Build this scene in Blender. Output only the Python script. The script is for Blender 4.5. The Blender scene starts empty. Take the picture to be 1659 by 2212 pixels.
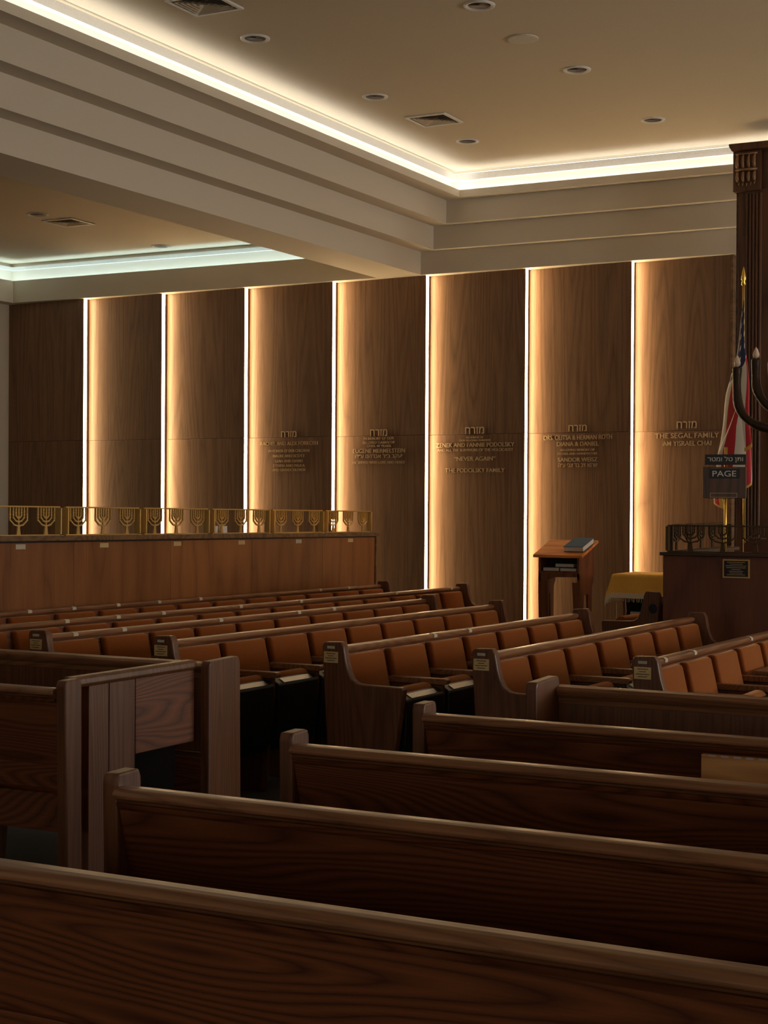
import bpy, bmesh, math, random
from mathutils import Vector, Matrix
random.seed(7)
C = bpy.context.scene.collection
PI = math.pi

# ------------------------------------------------------------------ camera
CAMZ = 1.68
PITCH, YAW, ROLL, FPX = -0.0062, 0.4837, 0.0058, 3432.6
F = Vector((-math.sin(YAW)*math.cos(PITCH), math.cos(YAW)*math.cos(PITCH), math.sin(PITCH)))
R0 = Vector((math.cos(YAW), math.sin(YAW), 0)); U0 = R0.cross(F)
R1 = R0*math.cos(ROLL)+U0*math.sin(ROLL); U1 = U0*math.cos(ROLL)-R0*math.sin(ROLL)
cam = bpy.data.cameras.new('camera'); co = bpy.data.objects.new('camera', cam); C.objects.link(co)
m = Matrix.Identity(4)
for i in range(3):
    m[i][0] = R1[i]; m[i][1] = U1[i]; m[i][2] = -F[i]
m[2][3] = CAMZ
co.matrix_world = m
cam.sensor_fit = 'HORIZONTAL'; cam.sensor_width = 36; cam.lens = 36*FPX/1659
cam.clip_start = .05; cam.clip_end = 200
bpy.context.scene.camera = co

# ------------------------------------------------------------------ light levels, view
LED_WALL = 30.0      # vertical strips between the wall panels
LED_COVE = 10.0      # main ceiling cove
LED_TRAY = 10.0
LED_EDGE = 1.8      # thin strip above the trim bar of the main cove      # cooler strips in the left bay
FILL_BACK = 2.4  # soft fill from added panes behind the camera, out of view
FILL_RIGHT = 10.0  # fill from added panes on the unseen right wall
sc = bpy.context.scene
w = bpy.data.worlds.new('world'); sc.world = w; w.use_nodes = True
w.node_tree.nodes['Background'].inputs[0].default_value = (.75, .85, 1, 1)
w.node_tree.nodes['Background'].inputs[1].default_value = .3
sc.view_settings.view_transform = 'Standard'; sc.view_settings.look = 'None'
sc.view_settings.exposure = 0.15; sc.view_settings.gamma = 1; sc.view_settings.use_curve_mapping = False
sc.cycles.max_bounces = 10; sc.cycles.diffuse_bounces = 6
sc.cycles.sample_clamp_indirect = 4.0
sc.cycles.use_denoising = True

def zf(y): return -.009*(y-7.5)      # the floor falls gently towards the back wall

# ------------------------------------------------------------------ materials
def lin(r, g, b):
    f = lambda c: (c/255/12.92 if c/255 <= .04045 else ((c/255+.055)/1.055)**2.4)
    return (f(r), f(g), f(b), 1)
def newmat(name):
    mt = bpy.data.materials.new(name); mt.use_nodes = True
    nt = mt.node_tree; b = nt.nodes['Principled BSDF']; return mt, nt, b
def plain(name, col, rough=.6, metal=0, bump=0, bscale=60, spec=.5, sheen=0):
    mt, nt, b = newmat(name)
    b.inputs['Roughness'].default_value = rough; b.inputs['Metallic'].default_value = metal
    b.inputs['Specular IOR Level'].default_value = spec
    tc = nt.nodes.new('ShaderNodeTexCoord'); n = nt.nodes.new('ShaderNodeTexNoise')
    n.inputs['Scale'].default_value = bscale; n.inputs['Detail'].default_value = 3
    nt.links.new(tc.outputs['Object'], n.inputs['Vector'])
    cr = nt.nodes.new('ShaderNodeValToRGB')
    cr.color_ramp.elements[0].color = tuple(c*.86 for c in col[:3])+(1,)
    cr.color_ramp.elements[1].color = tuple(min(1, c*1.1) for c in col[:3])+(1,)
    nt.links.new(n.outputs[0], cr.inputs[0]); nt.links.new(cr.outputs[0], b.inputs['Base Color'])
    if bump:
        bp = nt.nodes.new('ShaderNodeBump'); bp.inputs['Strength'].default_value = bump; bp.inputs['Distance'].default_value = .004
        nt.links.new(n.outputs[0], bp.inputs['Height']); nt.links.new(bp.outputs[0], b.inputs['Normal'])
    if sheen:
        b.inputs['Sheen Weight'].default_value = sheen; b.inputs['Sheen Roughness'].default_value = .4
        b.inputs['Sheen Tint'].default_value = (1, .6, .3, 1)
    return mt
def wood(name, c0, c1, axis='X', rings=9, stretch=.12, dist=2.2, rough=.38, bands=.7, fine=.5, spec=.5, bump=.15, vary=0):
    """grain runs along `axis` of the object's own space"""
    mt, nt, b = newmat(name); N = nt.nodes.new; L = nt.links.new
    tc = N('ShaderNodeTexCoord'); mp = N('ShaderNodeMapping')
    s = [1, 1, 1]; s['XYZ'.index(axis)] = stretch
    mp.inputs['Scale'].default_value = s
    oi = N('ShaderNodeObjectInfo'); ad = N('ShaderNodeVectorMath'); ad.operation = 'ADD'
    mu = N('ShaderNodeMath'); mu.operation = 'MULTIPLY'; mu.inputs[1].default_value = 7.3
    L(oi.outputs['Random'], mu.inputs[0]); L(tc.outputs['Object'], ad.inputs[0]); L(mu.outputs[0], ad.inputs[1])
    L(ad.outputs[0], mp.inputs['Vector'])
    n0 = N('ShaderNodeTexNoise'); n0.inputs['Scale'].default_value = 2.6; n0.inputs['Detail'].default_value = 2; n0.inputs['Roughness'].default_value = .4
    L(mp.outputs[0], n0.inputs['Vector'])
    # contour lines of a stretched noise read as cathedral grain
    a1 = N('ShaderNodeMath'); a1.operation = 'MULTIPLY'; a1.inputs[1].default_value = rings*dist
    L(n0.outputs[0], a1.inputs[0])
    fr = N('ShaderNodeMath'); fr.operation = 'PINGPONG'; fr.inputs[1].default_value = .5
    L(a1.outputs[0], fr.inputs[0])
    pw = N('ShaderNodeMath'); pw.operation = 'MULTIPLY'; pw.inputs[1].default_value = 2.0
    L(fr.outputs[0], pw.inputs[0])
    p2 = N('ShaderNodeMath'); p2.operation = 'POWER'; p2.inputs[1].default_value = .55
    L(pw.outputs[0], p2.inputs[0])
    mp2 = N('ShaderNodeMapping'); s2 = [1, 1, 1]; s2['XYZ'.index(axis)] = .03; mp2.inputs['Scale'].default_value = s2
    L(ad.outputs[0], mp2.inputs['Vector'])
    n1 = N('ShaderNodeTexNoise'); n1.inputs['Scale'].default_value = 130; n1.inputs['Detail'].default_value = 4
    L(mp2.outputs[0], n1.inputs['Vector'])
    m1 = N('ShaderNodeMath'); m1.operation = 'MULTIPLY'; m1.inputs[1].default_value = bands
    m2 = N('ShaderNodeMath'); m2.operation = 'MULTIPLY_ADD'; m2.inputs[1].default_value = fine
    L(p2.outputs[0], m1.inputs[0]); L(n1.outputs[0], m2.inputs[0]); L(m1.outputs[0], m2.inputs[2])
    cr = N('ShaderNodeValToRGB'); cr.color_ramp.elements[0].color = c0; cr.color_ramp.elements[1].color = c1
    cr.color_ramp.elements[0].position = .25*(bands+fine); cr.color_ramp.elements[1].position = min(1, .85*(bands+fine))
    L(m2.outputs[0], cr.inputs[0])
    if vary:
        hs = N('ShaderNodeHueSaturation'); mr = N('ShaderNodeMapRange')
        mr.inputs['To Min'].default_value = 1-vary; mr.inputs['To Max'].default_value = 1+vary
        L(oi.outputs['Random'], mr.inputs['Value']); L(mr.outputs[0], hs.inputs['Value'])
        L(cr.outputs[0], hs.inputs['Color']); L(hs.outputs[0], b.inputs['Base Color'])
    else: L(cr.outputs[0], b.inputs['Base Color'])
    b.inputs['Roughness'].default_value = rough; b.inputs['Specular IOR Level'].default_value = spec
    bp = N('ShaderNodeBump'); bp.inputs['Strength'].default_value = bump; bp.inputs['Distance'].default_value = .002
    L(m2.outputs[0], bp.inputs['Height']); L(bp.outputs[0], b.inputs['Normal'])
    return mt
def glow(name, col, s):
    mt, nt, b = newmat(name)
    b.inputs['Base Color'].default_value = (.8, .8, .8, 1)
    b.inputs['Emission Color'].default_value = col; b.inputs['Emission Strength'].default_value = s
    return mt
M = {}
M['pew_h'] = wood('pew wood long grain', lin(76, 38, 19), lin(130, 74, 40), 'X', rough=.45, rings=16, dist=3.4, stretch=.12, bands=.65, fine=.5)
M['pew_v'] = wood('pew wood upright grain', lin(80, 46, 26), lin(124, 79, 48), 'Z', rough=.42, rings=12, dist=3, stretch=.06, bands=.35, fine=.7)
M['rail'] = wood('pew rail wood', lin(104, 66, 40), lin(156, 108, 72), 'X', rough=.3, rings=14, stretch=.1, spec=.6, bands=.4, fine=.6)
M['veneer'] = wood('walnut wall veneer', lin(98, 72, 52), lin(142, 108, 80), 'Z', rough=.42, rings=9, dist=2.4, stretch=.05, bands=.35, fine=.8, vary=.12, spec=.35)
M['cherry'] = wood('screen veneer', lin(120, 70, 34), lin(164, 104, 56), 'Z', rough=.4, rings=3, dist=1.6, stretch=.2, bands=.4, fine=.6, vary=.12)
M['bimah'] = wood('platform veneer', lin(84, 44, 26), lin(122, 70, 42), 'Z', rough=.45, rings=3, stretch=.15, bands=.4, fine=.6)
M['dark'] = wood('dark column wood', lin(56, 34, 20), lin(106, 68, 42), 'Z', rough=.36, rings=4, stretch=.1, bands=.4, fine=.6)
M['carve'] = plain('carved wood', lin(138, 100, 66), .3, spec=.7)  # brighter than the column wood: highlights on the carving painted into its colour
M['capwood'] = wood('cap wood', lin(88, 62, 38), lin(130, 96, 64), 'Y', rough=.38, rings=6, stretch=.1)
M['capwoodx'] = wood('cap wood x', lin(54, 36, 24), lin(90, 62, 42), 'X', rough=.38, rings=6, stretch=.1)
M['oak'] = wood('pale oak board', lin(190, 128, 66), lin(240, 184, 116), 'X', rough=.45, rings=14, stretch=.1)
M['orangewood'] = wood('orange lectern wood', lin(190, 108, 48), lin(232, 146, 72), 'X', rough=.7, rings=5)  # strip light falling on the lectern top is put into this orange
M['lectv'] = wood('lectern side wood', lin(90, 48, 24), lin(128, 72, 38), 'Z', rough=.4, rings=5)
M['velvet'] = plain('rust velvet', lin(142, 77, 30), .85, bump=.25, bscale=90, spec=.15, sheen=.5)
M['black'] = plain('black seat shell', lin(24, 28, 28), .35, bscale=8)
M['chrome'] = plain('steel number plate', (.6, .6, .58, 1), .3, 1)
M['brass'] = plain('brass', lin(214, 178, 108), .45, .75, bump=.2, bscale=120)
M['darkbrass'] = plain('dark bronze', lin(92, 72, 50), .42, .85, bump=.3, bscale=90)
M['plate'] = plain('brass plate', lin(222, 196, 140), .5, .3)
M['engrave'] = plain('engraved lines', lin(60, 46, 30), .7)
M['tagw'] = plain('pale name tag', lin(205, 195, 175), .5)
M['paint'] = plain('cream paint', lin(216, 205, 186), .7, bump=.05, bscale=200, spec=.2)
M['ceil'] = plain('ceiling paint', lin(212, 197, 170), .75, bump=.04, bscale=180, spec=.2)
M['white'] = plain('white trim paint', lin(226, 222, 214), .5)
M['baffle'] = plain('bronze baffle', lin(92, 76, 58), .5)
M['carpet'] = plain('grey carpet', lin(78, 78, 80), .95, bump=.4, bscale=250)
M['letter'] = plain('cut metal letters', lin(206, 180, 142), .5, .1)
M['blackp'] = plain('black sign', lin(16, 16, 18), .4)
M['matt'] = plain('matt dark board', lin(22, 18, 15), .95, spec=.1)  # near-black tone painting the shade in the desk's opening
M['signw'] = plain('white sign letters', lin(225, 220, 210), .6)
M['cloth'] = plain('golden cloth', lin(255, 192, 84), .85, bump=.2, bscale=70)
M['fringe'] = plain('cream fringe', lin(220, 206, 180), .9)
M['paper'] = plain('book pages', lin(214, 206, 192), .8)
M['blue'] = plain('blue book cover', lin(48, 80, 112), .8, bump=.4, bscale=60)
M['gold'] = plain('gold pole', lin(230, 190, 90), .3, .8)
M['bronze'] = plain('rough bronze', lin(66, 52, 40), .45, .7, bump=.9, bscale=38)
M['flame'] = plain('frosted flame glass', lin(240, 215, 190), .35)
M['leaf'] = plain('leaf', lin(70, 100, 50), .6)
M['pot'] = plain('clay pot', lin(120, 80, 60), .7)
M['tissue'] = plain('white tissue', lin(235, 232, 226), .8)
M['tbox'] = plain('patterned tissue box', lin(228, 222, 216), .6, bscale=40)
M['led'] = glow('wall strip light', (1, .71, .38, 1), LED_WALL)
M['cove'] = glow('cove strip light', (.92, .96, 1, 1), LED_COVE)
M['edge'] = glow('cove edge strip light', (.88, .95, 1, 1), LED_EDGE)
M['tray'] = glow('tray strip light', (.55, .82, 1, 1), LED_TRAY)
M['winb'] = glow('daylight pane back', (1, .93, .84, 1), FILL_BACK)
M['winr'] = glow('daylight pane side', (1, .93, .84, 1), FILL_RIGHT)

# ------------------------------------------------------------------ mesh helpers
class MB:
    def __init__(s): s.v = []; s.f = []
    def box(s, x0, x1, y0, y1, z0, z1):
        n = len(s.v)
        s.v += [(x, y, z) for z in (z0, z1) for y in (y0, y1) for x in (x0, x1)]
        s.f += [tuple(n+i for i in q) for q in ((0, 2, 3, 1), (4, 5, 7, 6), (0, 1, 5, 4), (2, 6, 7, 3), (0, 4, 6, 2), (1, 3, 7, 5))]
        return s
    def prism(s, prof, a0, a1, plane='yz'):
        """closed profile extruded; plane yz -> along x, xz -> along y, xy -> along z"""
        n = len(s.v); k = len(prof)
        put = {'yz': lambda p, a: (a, p[0], p[1]), 'xz': lambda p, a: (p[0], a, p[1]), 'xy': lambda p, a: (p[0], p[1], a)}[plane]
        s.v += [put(p, a0) for p in prof]+[put(p, a1) for p in prof]
        s.f.append(tuple(n+i for i in range(k))); s.f.append(tuple(n+k+i for i in reversed(range(k))))
        for i in range(k):
            j = (i+1) % k; s.f.append((n+i, n+k+i, n+k+j, n+j))
        return s
    def tube(s, pts, r, seg=10, caps=True):
        pts = [Vector(p) for p in pts]; n0 = len(s.v); up = None
        for i, p in enumerate(pts):
            t = (pts[min(i+1, len(pts)-1)]-pts[max(i-1, 0)]).normalized()
            if up is None:
                up = Vector((0, 0, 1)) if abs(t.z) < .9 else Vector((1, 0, 0))
            a = t.cross(up).normalized(); up = a.cross(t).normalized()
            rr = r[i] if isinstance(r, (list, tuple)) else r
            for k in range(seg):
                th = 2*PI*k/seg; s.v.append(tuple(p+a*math.cos(th)*rr+up*math.sin(th)*rr))
        for i in range(len(pts)-1):
            for k in range(seg):
                k2 = (k+1) % seg; b = n0+i*seg
                s.f.append((b+k, b+k2, b+seg+k2, b+seg+k))
        if caps:
            s.f.append(tuple(n0+k for k in reversed(range(seg)))); e = n0+(len(pts)-1)*seg
            s.f.append(tuple(e+k for k in range(seg)))
        return s
    def lathe(s, prof, c=(0, 0, 0), seg=24):
        n0 = len(s.v)
        for r, z in prof:
            for k in range(seg):
                th = 2*PI*k/seg; s.v.append((c[0]+r*math.cos(th), c[1]+r*math.sin(th), c[2]+z))
        for i in range(len(prof)-1):
            for k in range(seg):
                k2 = (k+1) % seg; b = n0+i*seg; s.f.append((b+k, b+k2, b+seg+k2, b+seg+k))
        s.f.append(tuple(n0+k for k in reversed(range(seg)))); e = n0+(len(prof)-1)*seg
        s.f.append(tuple(e+k for k in range(seg)))
        return s
    def grid(s, fn, nu, nv):
        n0 = len(s.v)
        for j in range(nv+1):
            for i in range(nu+1): s.v.append(tuple(fn(i/nu, j/nv)))
        for j in range(nv):
            for i in range(nu):
                a = n0+j*(nu+1)+i; s.f.append((a, a+1, a+nu+2, a+nu+1))
        return s
    def mesh(s, name, mat, bevel=0, smooth=False, seg=2):
        me = bpy.data.meshes.new(name); me.from_pydata(s.v, [], s.f)
        bm = bmesh.new(); bm.from_mesh(me)
        bmesh.ops.recalc_face_normals(bm, faces=bm.faces)
        if bevel:
            ed = [e for e in bm.edges if len(e.link_faces) == 2 and e.calc_face_angle(0) > .35]
            bmesh.ops.bevel(bm, geom=ed, offset=bevel, segments=seg, profile=.5, affect='EDGES', clamp_overlap=True)
        if smooth:
            for f in bm.faces: f.smooth = True
        bm.to_mesh(me); bm.free()
        me.materials.append(mat); return me
    def obj(s, name, mat, parent=None, bevel=0, smooth=False, seg=2, loc=None):
        o = bpy.data.objects.new(name, s.mesh(name, mat, bevel, smooth, seg)); C.objects.link(o)
        if parent: o.parent = parent
        if loc: o.location = loc
        return o
def inst(name, me, parent, loc=(0, 0, 0)):
    o = bpy.data.objects.new(name, me); C.objects.link(o); o.parent = parent; o.location = loc; return o
def tag(o, label, cat, group=None, kind=None):
    if label: o['label'] = label
    if cat: o['category'] = cat
    if group: o['group'] = group
    if kind: o['kind'] = kind
    return o
def thing(name, label, cat, loc=(0, 0, 0), rotz=0, group=None, kind=None):
    o = bpy.data.objects.new(name, None); C.objects.link(o); o.location = loc; o.rotation_euler = (0, 0, rotz)
    o.empty_display_size = .1
    return tag(o, label, cat, group, kind)
def struct(o): o['kind'] = 'structure'; return o
def copy_tree(o, parent=None):
    c = o.copy(); C.objects.link(c); c.parent = parent
    for ch in list(o.children): copy_tree(ch, c)
    return c
def text_mb(lines, depth=.01):
    """lines: (x, z, width, cap height, string). One mesh in the xz plane facing -y."""
    mb = MB()
    for (x, z, wd, h, st) in lines:
        cu = bpy.data.curves.new('t', 'FONT'); cu.body = st; cu.size = 1; cu.extrude = 0; cu.offset = .003; cu.resolution_u = 3
        o = bpy.data.objects.new('t', cu); C.objects.link(o)
        dg = bpy.context.evaluated_depsgraph_get(); me = bpy.data.meshes.new_from_object(o.evaluated_get(dg))
        xs = [v.co.x for v in me.vertices]; ys = [v.co.y for v in me.vertices]
        if xs:
            x0, x1, y0, y1 = min(xs), max(xs), min(ys), max(ys)
            sx = wd/(x1-x0); sz = h/(y1-y0); n0 = len(mb.v); k = len(me.vertices)
            for v in me.vertices: mb.v.append((x+(v.co.x-(x0+x1)/2)*sx, -depth, z+(v.co.y-(y0+y1)/2)*sz))
            for v in me.vertices: mb.v.append((x+(v.co.x-(x0+x1)/2)*sx, 0, z+(v.co.y-(y0+y1)/2)*sz))
            cnt = {}
            for p in me.polygons:
                vs = list(p.vertices); mb.f.append(tuple(n0+i for i in vs))
                for a, b in zip(vs, vs[1:]+vs[:1]): cnt[(a, b)] = 1
            for (a, b) in cnt:
                if (b, a) not in cnt: mb.f.append((n0+a, n0+b, n0+k+b, n0+k+a))
        bpy.data.objects.remove(o); bpy.data.curves.remove(cu); bpy.data.meshes.remove(me)
    return mb

# ------------------------------------------------------------------ room shell
XL, XR, YN, YW = -14.14, 7.0, -6.0, 16.3
fl = MB(); fl.v = [(XL, YN, zf(YN)), (XR, YN, zf(YN)), (XR, YW+.3, zf(YW+.3)), (XL, YW+.3, zf(YW+.3)),
                   (XL, YN, -.6), (XR, YN, -.6), (XR, YW+.3, -.6), (XL, YW+.3, -.6)]
fl.f = [(0, 1, 2, 3), (7, 6, 5, 4), (0, 4, 5, 1), (1, 5, 6, 2), (2, 6, 7, 3), (3, 7, 4, 0)]
struct(fl.obj('floor', M['carpet']))
struct(MB().box(XL-.2, XR+.2, YW, YW+.2, -.6, 6).obj('wall_back', M['paint']))
struct(MB().box(XL-.2, XL, YN, YW, -.6, 6).obj('wall_left', M['paint']))
def wall_with_added_windows(axis, name, wins, a0, a1, pos, thick):
    mb = MB(); cuts = sorted(wins); z0, z1 = 1.2, 3.4; prev = a0
    def bx(p, q, lo, hi):
        if axis == 'x': mb.box(p, q, pos-thick, pos, lo, hi)
        else: mb.box(pos, pos+thick, p, q, lo, hi)
    for (p, q) in cuts:
        bx(prev, p, -.6, 6); bx(p, q, -.6, z0); bx(p, q, z1, 6); prev = q
    bx(prev, a1, -.6, 6)
    return struct(mb.obj(name, M['paint']))
wall_with_added_windows('x', 'wall_front', [(-5, -3), (-1.5, .5), (2, 4)], XL, XR, YN, .2)
wall_with_added_windows('y', 'wall_right', [(8.5, 10.5), (11.2, 13.2), (13.8, 15.8)], YN, YW, XR, .2)
n = 0
for axis, lst in (('x', [(-5, -3), (-1.5, .5), (2, 4)]), ('y', [(8.5, 10.5), (11.2, 13.2), (13.8, 15.8)])):  # glowing windows out of view, added to supply fill light
    for (p, q) in lst:
        n += 1; wn = bpy.data.objects.new('window_%d' % n, None); C.objects.link(wn); struct(wn)
        fr = MB(); pn = MB()
        if axis == 'x':
            for (a, b, c, d) in ((p, p+.06, 1.2, 3.4), (q-.06, q, 1.2, 3.4), (p, q, 1.2, 1.26), (p, q, 3.34, 3.4), ((p+q)/2-.03, (p+q)/2+.03, 1.2, 3.4)):
                fr.box(a, b, YN-.12, YN-.04, c, d)
            pn.box(p+.02, q-.02, YN-.10, YN-.09, 1.22, 3.38)
        else:
            for (a, b, c, d) in ((p, p+.06, 1.2, 3.4), (q-.06, q, 1.2, 3.4), (p, q, 1.2, 1.26), (p, q, 3.34, 3.4), ((p+q)/2-.03, (p+q)/2+.03, 1.2, 3.4)):
                fr.box(XR+.04, XR+.12, a, b, c, d)
            pn.box(XR+.09, XR+.10, p+.02, q-.02, 1.22, 3.38)
        fr.obj('window_frame', M['white'], wn); pn.obj('pane', M['winb'] if axis == 'x' else M['winr'], wn)

# main ceiling with its stepped cove: profile points (x on the left run, y on the far run, z)
ZC = 5.33
struct(MB().box(-7.54, XR, YN, 15.95, ZC, ZC+.1).obj('ceiling', M['ceil']))
def sweep(pts, name, mat, closed=True):
    mb = MB(); k = len(pts)
    for (x, y, z) in pts: mb.v += [(x, YN, z), (x, y, z), (XR, y, z)]
    rng = range(k) if closed else range(k-1)
    for i in rng:
        j = (i+1) % k
        mb.f.append((3*i, 3*i+1, 3*j+1, 3*j)); mb.f.append((3*i+1, 3*i+2, 3*j+2, 3*j+1))
    if closed:
        mb.f.append(tuple(3*i for i in range(k))); mb.f.append(tuple(3*i+2 for i in reversed(range(k))))
    return mb.obj(name, mat)
cx, cy = -7.39, 15.80
def P(dx, dy, z): return (cx-dx, cy+dy, z)
steps = [P(0, 0, 5.103), P(0, 0, 5.025), P(.205, .10, 5.025), P(.205, .10, 4.767), P(.41, .20, 4.767), P(.41, .20, 4.509),
         P(.615, .296, 4.509), P(.615, .296, 4.25), (-8.57, 16.32, 4.25), (-8.57, 16.32, 5.5), P(.15, .15, 5.5), P(.15, .15, 5.055), P(.025, .025, 5.055), P(.025, .025, 5.103)]
struct(sweep(steps, 'trim_1', M['paint']))
# trim bar hung in the recess above the lip
struct(sweep([P(.15, .15, 5.225), P(.095, .095, 5.225), P(.09, .09, 5.298), P(.15, .15, 5.298)], 'trim_2', M['white']))
def strip_run(pts, name, mat, label, grp):
    o = sweep(pts, name, mat); return tag(o, label, 'light strip', grp)
strip_run([P(.055, .055, 5.056), P(.10, .10, 5.056), P(.10, .10, 5.068), P(.055, .055, 5.068)], 'cove_light_strip', M['cove'], 'lower white light strip glowing behind the main ceiling lip', None)
strip_run([P(.125, .125, 5.299), P(.148, .148, 5.299), P(.148, .148, 5.309), P(.125, .125, 5.309)], 'cove_light_strip', M['edge'], 'upper white light strip glowing just under the main ceiling edge', None)

# left bay: tray ceiling with cool cove light
ZT = 4.79; tx, ty = -13.94, 16.10
struct(MB().box(XL, -8.55, YN, YW, ZT, ZT+.1).obj('ceiling', M['ceil']))
def sweep_tray(pts, name, mat):
    mb = MB(); k = len(pts)
    for (d, e, z) in pts: mb.v += [(tx-d, YN, z), (tx-d, ty+e, z), (-8.571, ty+e, z)]
    for i in range(k):
        j = (i+1) % k
        mb.f.append((3*i, 3*i+1, 3*j+1, 3*j)); mb.f.append((3*i+1, 3*i+2, 3*j+2, 3*j+1))
    mb.f.append(tuple(3*i for i in range(k))); mb.f.append(tuple(3*i+2 for i in reversed(range(k))))
    return mb.obj(name, mat)
struct(sweep_tray([(0, 0, 4.535), (0, 0, 4.25), (.2, .2, 4.25), (.2, .2, 4.42), (.03, .03, 4.42), (.03, .03, 4.535)], 'trim_3', M['paint']))
struct(sweep_tray([(.2, .2, 4.70), (.16, .16, 4.70), (.155, .155, 4.745), (.2, .2, 4.745)], 'trim_4', M['white']))
tag(sweep_tray([(.06, .06, 4.422), (.12, .12, 4.422), (.12, .12, 4.436), (.06, .06, 4.436)], 'cove_light_strip', M['tray']), 'cool white light strip hidden in the left bay ceiling tray', 'light strip')

# ------------------------------------------------------------------ wall panels and light strips
PX0, PW = -12.824, 1.2152
INS = {
3: [(-9.792,2.482,.219,.072,'חרזמ'),(-9.792,2.372,.836,.044,'RACHEL AND ALEX FORKOSH'),(-9.791,2.284,.591,.033,'IN HONOR OF OUR CHILDREN'),(-9.791,2.223,.463,.033,'MALKE AND SCOTT'),(-9.79,2.163,.398,.033,'LEAH AND DAVID'),(-9.79,2.108,.463,.033,'STEVEN AND PAULA'),(-9.79,2.058,.476,.033,'AND GRANDCHILDREN')],
4: [(-8.583,2.481,.23,.08,'חרזמ'),(-8.582,2.414,.411,.029,'IN MEMORY OF OUR'),(-8.582,2.368,.436,.029,'BELOVED GABBAI OF'),(-8.582,2.328,.327,.027,'OVER 40 YEARS'),(-8.581,2.272,.708,.048,'EUGENE MERMELSTEIN'),(-8.581,2.203,.635,.054,'ה״ע םהרבא ר״ב בקעי'),(-8.58,2.138,.708,.032,'HE SERVED WITH LOVE AND HEART')],
5: [(-7.369,2.488,.239,.078,'חרזמ'),(-7.368,2.41,.216,.021,'IN HONOR OF'),(-7.368,2.377,.398,.021,'OUR BELOVED PARENTS'),(-7.368,2.327,.995,.047,'ZENEK AND FANNIE PODOLSKY'),(-7.367,2.27,.966,.031,'AND ALL THE SURVIVORS OF THE HOLOCAUST'),(-7.367,2.172,.523,.047,'“NEVER AGAIN”'),(-7.366,2.042,.756,.047,'THE PODOLSKY FAMILY')],
6: [(-6.147,2.494,.213,.07,'חרזמ'),(-6.147,2.394,.81,.05,'DRS. OLITSA & HERMAN ROTH'),(-6.146,2.323,.495,.045,'DIANA & DANIEL'),(-6.146,2.258,.4,.025,'IN LOVING MEMORY OF'),(-6.145,2.218,.469,.025,'FATHER AND GRANDFATHER'),(-6.145,2.153,.469,.045,'SANDOR WEISZ'),(-6.144,2.092,.463,.04,'ה״ע יבצ רב בד אגרש')],
7: [(-4.932,2.508,.219,.073,'חרזמ'),(-4.931,2.396,.708,.053,'THE SEGAL FAMILY'),(-4.93,2.314,.538,.049,'AM YISRAEL CHAI')]}
PLAB = ['walnut wall panel at the far left corner of the back wall, no lettering', 'walnut wall panel between the first and second light strips from the left', 'plain walnut wall panel just left of the forkless lettered panels, third from the left', 'walnut wall panel with small seven-line lettering, leftmost lettered panel',
 'walnut wall panel lettered in memory of a gabbai, above the end of the brass railing', 'walnut wall panel with widest lettering ending in NEVER AGAIN lines', 'walnut wall panel lettered DIANA & DANIEL, behind the wooden lectern', 'bright orange-lit walnut wall panel lettered AM YISRAEL CHAI beside the flag']
PLAB[2] = 'plain walnut wall panel without lettering, third from the left corner'
for i in range(8):
    xa = XL if i == 0 else PX0+(i-1)*PW+.006
    xb = PX0+i*PW if i < 7 else -4.47
    base = zf(YW)-.02
    p = thing('wall_panel', PLAB[i], 'wall panel', (xa, 0, base), 0, 'tall walnut panels along the back wall')
    wd = xb-xa
    ya, yb = (16.255, 16.155)
    prof = [(0, ya), (wd, yb), (wd, YW-.001), (0, YW-.001)]
    MB().prism(prof, 2.4463-base, 4.249-base, 'xy').obj('upper_veneer', M['veneer'], p, .0025)
    MB().prism(prof, .0, 2.4435-base, 'xy').obj('lower_veneer', M['veneer'], p, .0025)
    if i in INS:
        t = text_mb([(x-xa, z-base, ww, h, s) for (x, z, ww, h, s) in INS[i]]).obj('lettering', M['letter'], p)
        t['label'] = 'pale metal lettering in Hebrew and English'
        ang = math.atan2(yb-ya, wd); t.rotation_euler = (0, 0, ang); t.location = (0, ya-.001, 0)
    if i < 7:
        s = MB().box(0, .005, 0, .055, 0, 4.248-base).obj('light_strip', M['led'], None, 0)
        s.location = (xb, 16.156, base)
        pos = ['leftmost of the seven, by the left corner', 'second from the left', 'third from the left', 'fourth from the left, behind the right end of the brass railing',
               'fifth, beside the beam end', 'sixth from the left, meeting the pews beside the lectern', 'rightmost of the seven, above the yellow cloth'][i]
        tag(s, 'vertical white light strip between wall panels, '+pos.replace('sixth from the left, meeting the pews beside the lectern', 'sixth, beside the lectern').replace('fourth from the left, behind the right end of the brass railing', 'fourth, behind the railing end'), 'light strip', 'vertical light strips on the back wall')
struct(MB().box(-4.465, -4.44, 16.14, 16.3, zf(YW), 4.249).obj('trim_5', M['capwood'], None, .003))

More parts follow.
